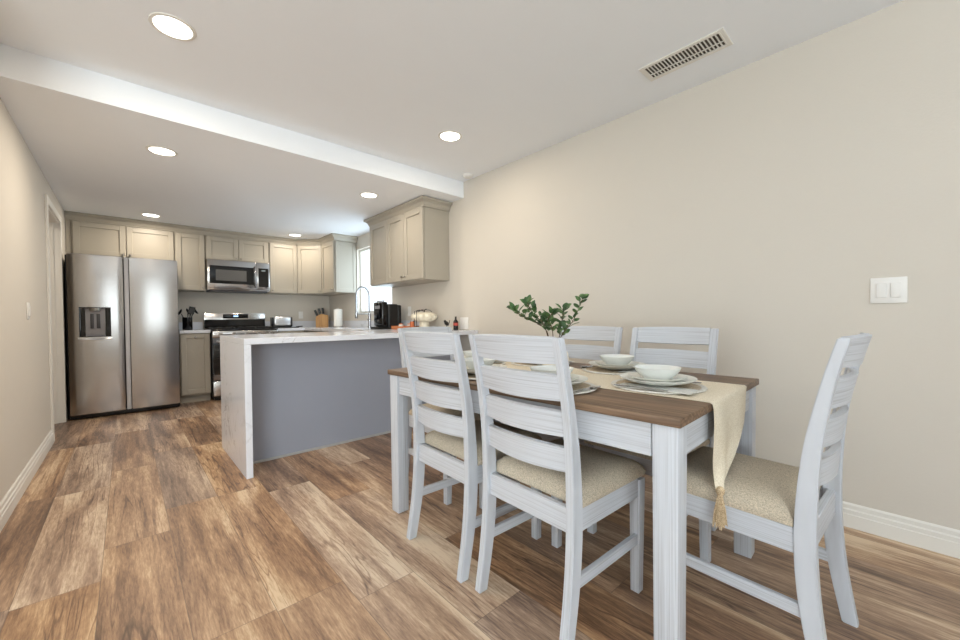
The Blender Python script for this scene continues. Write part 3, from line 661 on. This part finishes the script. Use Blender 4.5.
uplighter('added unseen black uplighter with a white bowl, ceiling fill light by the rear wall', 1.5, -1.3, 30)

# ------------------------------------------------------------------ dining table
TA = R(1.66); TC = (1.528, 1.153)
def tloc(x, y, z=0):      # table coordinates: x across, y along
    return (TC[0]+x*math.cos(TA)-y*math.sin(TA), TC[1]+x*math.sin(TA)+y*math.cos(TA), z)
t = thing('dining_table', 'rectangular dining table with brown wood top and whitewashed legs', 'table', (TC[0], TC[1], 0), TA)
HW, HL, ZTOP = .472, .741, .762
MB().box(-HW, HW, -HL, HL, ZTOP-.026, ZTOP, .003).obj('tabletop', M['table_top'], t)
for sx in (-1, 1):
    for sy in (-1, 1):
        cx, cy = sx*(HW-.044), sy*(HL-.044)
        b = MB().box(cx-.035, cx+.035, cy-.035, cy+.035, 0, ZTOP-.0265, .003)
        for v in b.bm.verts:
            if v.co.z < .3: v.co.x = cx+(v.co.x-cx)*.92; v.co.y = cy+(v.co.y-cy)*.92
        b.obj('leg', M['white_z'], t)
for s in (-1, 1):
    MB().box(s*(HW-.03)-.011, s*(HW-.03)+.011, -HL+.085, HL-.085, ZTOP-.125, ZTOP-.0265, .002, 1).obj('apron', M['white_y'], t)
    MB().box(-HW+.085, HW-.085, s*(HL-.03)-.011, s*(HL-.03)+.011, ZTOP-.125, ZTOP-.0265, .002, 1).obj('apron', M['white_x'], t)

# ------------------------------------------------------------------ chairs
def chair(label, loc, rz):
    t = thing('dining_chair', label, 'chair', loc, rz)
    hw = .212       # half width, faces +y
    prof = [(-.234, 0, .020), (-.215, .10, .022), (-.198, .20, .024), (-.187, .32, .025), (-.184, .42, .025), (-.187, .52, .023), (-.193, .615, .021), (-.204, .71, .0185), (-.221, .80, .0165), (-.242, .90, .0145), (-.262, .974, .013)]
    def yc(z):
        for (y0, z0, d0), (y1, z1, d1) in zip(prof, prof[1:]):
            if z <= z1: f = (z-z0)/(z1-z0); return y0+(y1-y0)*f
        return prof[-1][0]
    for s in (-1, 1):
        b = bmesh.new(); rings = []
        fine = []
        for i in range(41):
            z = .974*i/40
            for (y0, z0, d0), (y1, z1, d1) in zip(prof, prof[1:]):
                if z <= z1+1e-9:
                    f = (z-z0)/(z1-z0); fine.append((y0+(y1-y0)*f, z, d0+(d1-d0)*f)); break
        # smooth y
        ys = [p[0] for p in fine]
        for _ in range(6): ys = [ys[0]]+[(ys[i-1]+2*ys[i]+ys[i+1])/4 for i in range(1, len(ys)-1)]+[ys[-1]]
        x0, x1 = (s*hw, s*(hw-.031)); x0, x1 = min(x0, x1), max(x0, x1)
        for (y, (_, z, d)) in zip(ys, fine): rings.append([b.verts.new(p) for p in ((x0, y-d, z), (x1, y-d, z), (x1, y+d, z), (x0, y+d, z))])
        for a, c_ in zip(rings, rings[1:]):
            for k in range(4): b.faces.new((a[k], a[(k+1) % 4], c_[(k+1) % 4], c_[k]))
        b.faces.new(rings[0][::-1]); b.faces.new(rings[-1])
        bmesh.ops.recalc_face_normals(b, faces=b.faces[:])
        es = [e for e in b.edges if all(len(f.verts) == 4 for f in e.link_faces) and len(e.link_faces) == 2 and e.calc_face_angle(0) > 1]
        bmesh.ops.bevel(b, geom=es, offset=.003, segments=2, affect='EDGES')
        MB().merge(b).obj('rear_leg', M['white_post'], t)
        # front leg
        cx = s*(hw-.022); b = MB().box(cx-.021, cx+.021, .196, .238, 0, .428, .003)
        for v in b.bm.verts:
            if v.co.z < .2: v.co.y = .219+(v.co.y-.219)*.8-.006; v.co.x = cx+(v.co.x-cx)*.8
        b.obj('front_leg', M['white_z'], t)
        MB().box(s*(hw-.018)-.010, s*(hw-.018)+.010, -.160, .196, .362, .436, .002, 1).obj('side_rail', M['white_y'], t)
        MB().box(s*(hw-.018)-.009, s*(hw-.018)+.009, -.182, .202, .185, .222, .002, 1).obj('stretcher', M['white_y'], t)
    MB().box(-hw+.043, hw-.043, .207, .229, .362, .436, .002, 1).obj('front_rail', M['white_x'], t)
    MB().box(-hw+.030, hw-.030, -.196, -.174, .36, .44, .002, 1).obj('rear_rail', M['white_x'], t)
    for k, (z0, z1) in enumerate([(.893, .972), (.778, .857), (.665, .742), (.552, .628)]):
        bow = .024
        def fn(u, v):
            x = -hw+.029+(2*hw-.058)*u; z = z0+(z1-z0)*v
            return Vector((x, yc(z)-bow*math.sin(PI*u)-.009, z-(.004*math.sin(PI*u) if v < .5 else 0)+(.003*math.sin(PI*u) if v > .5 else 0)))
        MB().grid(fn, 18, 2, .018).obj('back_slat', M['white_slat'], t, ang=60)
    # cushion
    nx, ny = 20, 20; b = bmesh.new()
    def top(u, v):
        x = -hw+.003+(2*hw-.006)*u; y = -.158+(.405)*v
        e = min(min(u, 1-u)*2*hw, min(v, 1-v)*.405)
        z = .452+.05*(1-math.exp(-(e/.022)))*(1+.12*math.sin(PI*u)*math.sin(PI*v))
        return Vector((x, y, z))
    us = [0, .02, .045, .08, .13, .2, .3, .4, .5, .6, .7, .8, .87, .92, .955, .98, 1]
    g = [[b.verts.new(top(u, v)) for v in us] for u in us]; k = len(us)
    for i in range(k-1):
        for j in range(k-1): b.faces.new((g[i][j], g[i+1][j], g[i+1][j+1], g[i][j+1]))
    rim = [g[i][0] for i in range(k)]+[g[k-1][j] for j in range(1, k)]+[g[i][k-1] for i in range(k-2, -1, -1)]+[g[0][j] for j in range(k-2, 0, -1)]
    low = [b.verts.new((v.co.x*.985, v.co.y, .4365)) for v in rim]
    for i in range(len(rim)): b.faces.new((rim[i], rim[(i+1) % len(rim)], low[(i+1) % len(rim)], low[i]))
    b.faces.new(low); bmesh.ops.recalc_face_normals(b, faces=b.faces[:])
    MB().merge(b).obj('seat', M['seat'], t, ang=70)
    return t
GR = 'dining chairs around the table'
c0 = chair('whitewashed ladder-back dining chair in the foreground, on the near long side nearest the viewer', (1.206, .877, 0), R(-92)); c0['group'] = GR
dup(c0, (1.204, 1.362, 0), R(-92), 'whitewashed ladder-back dining chair on the near long side, closer to the peninsula', GR)
dup(c0, (1.852, .822, 0), R(90), 'whitewashed ladder-back dining chair against the right wall, nearer the light switch', GR)
dup(c0, (1.852, 1.315, 0), R(90), 'whitewashed ladder-back dining chair against the right wall, seen behind the plant', GR)
dup(c0, (1.592, .360, 0), R(-2.5), 'whitewashed dining chair at the near head of the table, runner tassel over its seat', GR)
dup(c0, (1.50, 1.93, 0), R(180), 'whitewashed ladder-back dining chair at the far head of the table, mostly hidden', GR)

# ------------------------------------------------------------------ runner
t = thing('table_runner', 'cream linen table runner hanging over the table ends with tassels', 'table runner', (TC[0], TC[1], 0), TA)
RW = .215; zt = ZTOP+.0015; RX = .03
def section(s):      # path along length from near tip to far tip -> (y, z)
    return None
b = bmesh.new(); rows = []
N = 14
def addrow(y, z, xa, xb, wav=0, ph=0):
    row = []
    for i in range(N+1):
        u = i/N; x = xa+(xb-xa)*u
        row.append(b.verts.new((x, y+wav*math.sin(u*9+ph), z)))
    rows.append(row)
yn = -HL-.006
drop = [(.495, -.203, -.180), (.512, -.207, -.150), (.53, -.209, -.115), (.555, -.211, -.045), (.58, -.212, .02), (.605, -.212, .075), (.64, -.212, .135), (.675, -.212, .172), (.71, -.212, .196), (.742, -.212, .216)]
for k, (z, xa, xb) in enumerate(drop): addrow(yn-.014*(1-k/9), z, xa, xb, .013*(1-k/11), z*14)
addrow(yn+.001, zt-.004, -.212, .224); addrow(yn+.008, zt+.001, -.212, .226)
for k in range(1, 40):
    y = -HL+.005+(2*HL-.01)*k/40; addrow(y, zt+.001, -.212+.003*math.sin(k*.7), .226+.003*math.sin(k*.5))
addrow(HL-.002, zt+.001, -.212, .216); addrow(HL+.005, zt-.004, -.212, .214)
for z, xa, xb in ((.735, -.2, .2), (.72, -.15, .15), (.695, -.1, .1), (.67, -.045, .045), (.655, -.01, .01)): addrow(HL+.010, z, xa, xb, .004, z*10)
for a, c_ in zip(rows, rows[1:]):
    for i in range(N): b.faces.new((a[i], a[i+1], c_[i+1], c_[i]))
bmesh.ops.recalc_face_normals(b, faces=b.faces[:])
MB().merge(b).obj('cloth', M['runner'], t, ang=80)
def tassel(x, y, z):
    c = MB(); random.seed(7)
    c.lathe([(0, .03), (.008, .028), (.013, .02), (.012, .008), (.008, 0), (0, 0)], 14, Matrix.Translation((x, y, z-.03)))
    for k in range(46):
        a = random.random()*2*PI; r0 = .006*random.random(); r1 = .008+.018*math.sqrt(random.random())
        p0 = Vector((x+r0*math.cos(a), y+r0*math.sin(a), z-.028)); p1 = Vector((x+r1*math.cos(a), y+r1*math.sin(a)*.8, z-.118-.012*random.random()))
        pm = p0.lerp(p1, .5)+Vector((math.cos(a), math.sin(a), 0))*.003
        c.tube([p0, pm, p1], .0016, 5)
    return c.obj('tassel', M['tassel'], t)
tassel(-.190, yn-.014, .505); tassel(0, HL+.01, .66)

# ------------------------------------------------------------------ place settings
def disc(r, z0, z1, seg=48): return MB().lathe([(0, z0), (r, z0), (r+.001, (z0+z1)/2), (r, z1), (0, z1)], seg)
P0 = {}
def make_protos(loc, rz, nm):
    Z = ZTOP+.004
    a = thing('placemat', '', 'placemat', (loc[0], loc[1], Z), rz)
    MB().lathe([(0, 0), (.150, 0), (.150, .004), (0, .004)], 56).obj('weave', M['mat'], a)
    MB().lathe([(.1505, 0), (.168, 0), (.170, .002), (.168, .005), (.1505, .005)], 56).obj('rim', M['mat_rim'], a)
    b_ = tag(MB().lathe([(0, 0), (.075, 0), (.082, .004), (.118, .012), (.136, .022), (.137, .0245), (.116, .0165), (.08, .009), (0, .008)], 56).obj('dinner_plate', M['plate']), '', 'plate'); b_.location = (loc[0], loc[1], Z+.0115)
    c_ = tag(MB().lathe([(0, 0), (.06, 0), (.066, .004), (.092, .011), (.104, .018), (.105, .020), (.09, .0145), (.064, .008), (0, .007)], 48).obj('salad_plate', M['plate']), '', 'plate'); c_.location = (loc[0], loc[1], Z+.0205)
    d_ = tag(MB().lathe([(0, 0), (.046, 0), (.049, .004), (.064, .015), (.077, .032), (.0835, .043), (.085, .045), (.082, .044), (.074, .033), (.06, .018), (.044, .008), (0, .007)], 48).obj('bowl', M['bowl']), '', 'bowl'); d_.location = (loc[0], loc[1], Z+.0282)
    # napkin folded, corner showing beside the plate
    e_ = tag(MB().grid(lambda u, v: Vector((-.05+.1*u, -.162+.26*v, .0012+.001*math.sin(u*7+v*3)**2)), 16, 22, .0012).obj('napkin', M['napkin']), '', 'napkin')
    f = thing('fork', '', 'fork', (0, 0, 0), 0)
    return a, b_, c_, d_, e_, f
def fork_mesh():
    c = MB().box(-.0045, .0045, -.09, .03, 0, .003, .0012, 1).box(-.003, .003, .03, .05, .0, .003, .001, 1).box(-.011, .011, .05, .068, 0, .003, .001, 1)
    for k in range(4): c.box(-.0105+k*.006, -.0075+k*.006, .068, .105, 0, .0025, .0006, 1)
    return c
def knife_mesh():
    return MB().box(-.006, .006, -.10, .0, 0, .005, .0015, 1).box(-.009, .008, .0, .11, .001, .0028, .0008, 1)
def spoon_mesh():
    return MB().box(-.0045, .0045, -.09, .045, 0, .003, .0012, 1).lathe([(0, .0), (.016, .003), (.02, .007), (.018, .007), (.0, .002)], 20, Matrix.Translation((0, .065, 0)) @ Matrix.Diagonal((.9, 1.35, 1, 1)))
ZM = ZTOP+.004+.0055
settings = [   # world x, y, facing (rz of diner), description
    ((1.514, 0.647), 0, 'at the near head of the table'),
    ((1.820, 0.979), 90, 'on the wall side nearer the light switch'),
    ((1.217, 0.925), -90, 'in front of the foreground chair'),
    ((1.242, 1.376), -90, 'on the near side closer to the peninsula'),
    ((1.789, 1.443), 90, 'on the wall side behind the plant'),
    ((1.516, 1.696), 180, 'at the far head of the table')]
first = None
for (x, y), rz, ds in settings:
    r = R(rz); rot = lambda dx, dy: (x+dx*math.cos(r)-dy*math.sin(r), y+dx*math.sin(r)+dy*math.cos(r))
    if first is None:
        a, b_, c_, d_, e_, fk = make_protos((x, y), r, ds); bpy.data.objects.remove(fk)
        first = (a, b_, c_, d_, e_); its = first; a.rotation_euler = (0, 0, r)
        fo = tag(fork_mesh().obj('fork', M['steel_cutlery']), '', 'fork'); kn = tag(knife_mesh().obj('knife', M['steel_cutlery']), '', 'knife'); so = tag(spoon_mesh().obj('spoon', M['steel_cutlery']), '', 'spoon')
        cut0 = (fo, kn, so); cut = cut0
    else:
        its = []
        for s_ in first: q = dup(s_, (x, y, s_.location.z), r, ''); its.append(q)
        cut = [dup(s_, (0, 0, 0), 0, '') for s_ in cut0]
    a, b_, c_, d_, e_ = its
    for o, nm, g in ((a, 'round woven placemat', 'placemats'), (b_, 'off-white dinner plate under a smaller plate', 'dinner plates'), (c_, 'off-white salad plate under a bowl', 'salad plates'), (d_, 'pale grey bowl on stacked plates', 'bowls'), (e_, 'striped cloth napkin tucked under the plates', 'napkins')):
        o['label'] = nm+' '+ds; o['group'] = g+' on the dining table'
    e_.location = (*rot(-.098, 0), ZM+.0014); e_.rotation_euler = (0, 0, r+.12)
    for o, dx, nm in ((cut[0], -.152, 'fork'), (cut[1], .143, 'knife'), (cut[2], .156, 'spoon')):
        o.location = (*rot(dx if nm != 'fork' else -.146, -.01), ZM+(.006 if nm == 'fork' else .0)); o.rotation_euler = (0, 0, r); o['label'] = 'metal %s beside the plates %s' % (nm, ds); o['group'] = nm+'s on the dining table' if nm != 'knife' else 'knives on the dining table'

# ------------------------------------------------------------------ vase with leafy branches
VX, VY = 1.535, 1.145
vz = ZTOP+.0035
t = tag(MB().lathe([(0, 0), (.045, 0), (.058, .02), (.066, .06), (.062, .095), (.048, .118), (.05, .13), (.045, .13), (.043, .118), (.056, .09), (.059, .06), (.05, .02), (0, .01)], 40).obj('vase', M['cream_ceramic']), 'round cream ceramic vase holding the leafy branches', 'vase')
t.location = (VX, VY, vz)
random.seed(21)
rv = Vector((.739, -.6736, 0)); fv = Vector((.6734, .739, 0))
def leaf(b, p, d, up, L, W):
    d = d.normalized(); s = d.cross(up).normalized(); n = s.cross(d)
    rows_ = []
    for i, (f, wd) in enumerate([(0, .02), (.12, .55), (.3, .95), (.5, 1), (.7, .75), (.87, .38), (1, .0)]):
        c = p+d*L*f-n*L*.25*f*f
        if wd == 0: rows_.append([b.verts.new(c)])
        else: rows_.append([b.verts.new(c+s*W*.5*wd*q+n*(.12*W*abs(q))) for q in (-1, 0, 1)])
    for a, c in zip(rows_, rows_[1:]):
        if len(c) == 1: b.faces.new((a[0], a[1], c[0])); b.faces.new((a[1], a[2], c[0]))
        else:
            for q in range(2): b.faces.new((a[q], a[q+1], c[q+1], c[q]))
branches = [  # offsets (right, depth, height above table) of tips and a midpoint
    ('leafy green branch arching furthest left from the vase', [(-.05, 0, .22), (-.14, .01, .27), (-.20, .0, .31)], 15),
    ('leafy green branch rising left of centre from the vase', [(-.05, .03, .24), (-.10, .05, .29), (-.125, .05, .345)], 13),
    ('short leafy green branch in the middle of the vase', [(-.02, -.03, .22), (-.045, -.05, .26), (-.02, -.05, .295)], 13),
    ('leafy green branch leaning right of centre in the vase', [(.03, .02, .20), (.04, .03, .26), (.05, .02, .31)], 8),
    ('tall leafy green branch reaching furthest right from the vase', [(.035, 0, .19), (.09, .0, .26), (.135, .01, .36)], 11)]
for lab, pts, nl in branches:
    base = Vector((VX, VY, ZTOP)); P = [base+Vector((0, 0, .03))+rv*pts[0][0]*.2+fv*pts[0][1]*.2, base+Vector((0, 0, .13))+rv*pts[0][0]*.45+fv*pts[0][1]*.45]+[base+rv*a+fv*d+Vector((0, 0, h)) for a, d, h in pts]
    # catmull smoothing
    S = []
    for i in range(len(P)-1):
        p0, p1, p2, p3 = P[max(i-1, 0)], P[i], P[i+1], P[min(i+2, len(P)-1)]
        for k in range(6):
            f = k/6; S.append(.5*((2*p1)+(p2-p0)*f+(2*p0-5*p1+4*p2-p3)*f*f+(3*p1-p0-3*p2+p3)*f**3))
    S.append(P[-1])
    t = thing('leafy_branch', lab, 'branch', tuple(base), 0, 'leafy branches in the cream vase')
    loc = [p-base for p in S]
    st = MB().tube(loc, .003, 6, rad=[.0032-.002*i/len(loc) for i in range(len(loc))])
    b = bmesh.new()
    lo = len(loc)*.42
    for k in range(nl*2):
        i = lo+(len(loc)-1-lo)*(k/(nl*2-1)); i0 = int(i); p = loc[i0].lerp(loc[min(i0+1, len(loc)-1)], i-i0)
        ax = (loc[min(i0+1, len(loc)-1)]-loc[i0-1]).normalized()
        a = k*2.4+random.random(); side = (Vector((math.cos(a), math.sin(a), .25))).normalized()
        q = p+side*.018*random.random()+Vector((0, 0, .004)); st.tube([p, q], .001, 4)
        leaf(b, q, side+ax*.7+Vector((0, 0, .2)), (Vector((0, 0, 1))-fv*.6+Vector((random.uniform(-.5, .5), random.uniform(-.5, .5), 0))).normalized(), random.uniform(.03, .046), random.uniform(.018, .028))
    for a in (-.7, .5): leaf(b, loc[-1], ax+Vector((math.cos(a), math.sin(a), 0))*.6, Vector((0, 0, 1))-fv*.8, .046, .03)
    st.obj('stem', M['stem'], t); MB().merge(b).obj('foliage', M['leaf'], t, ang=80)
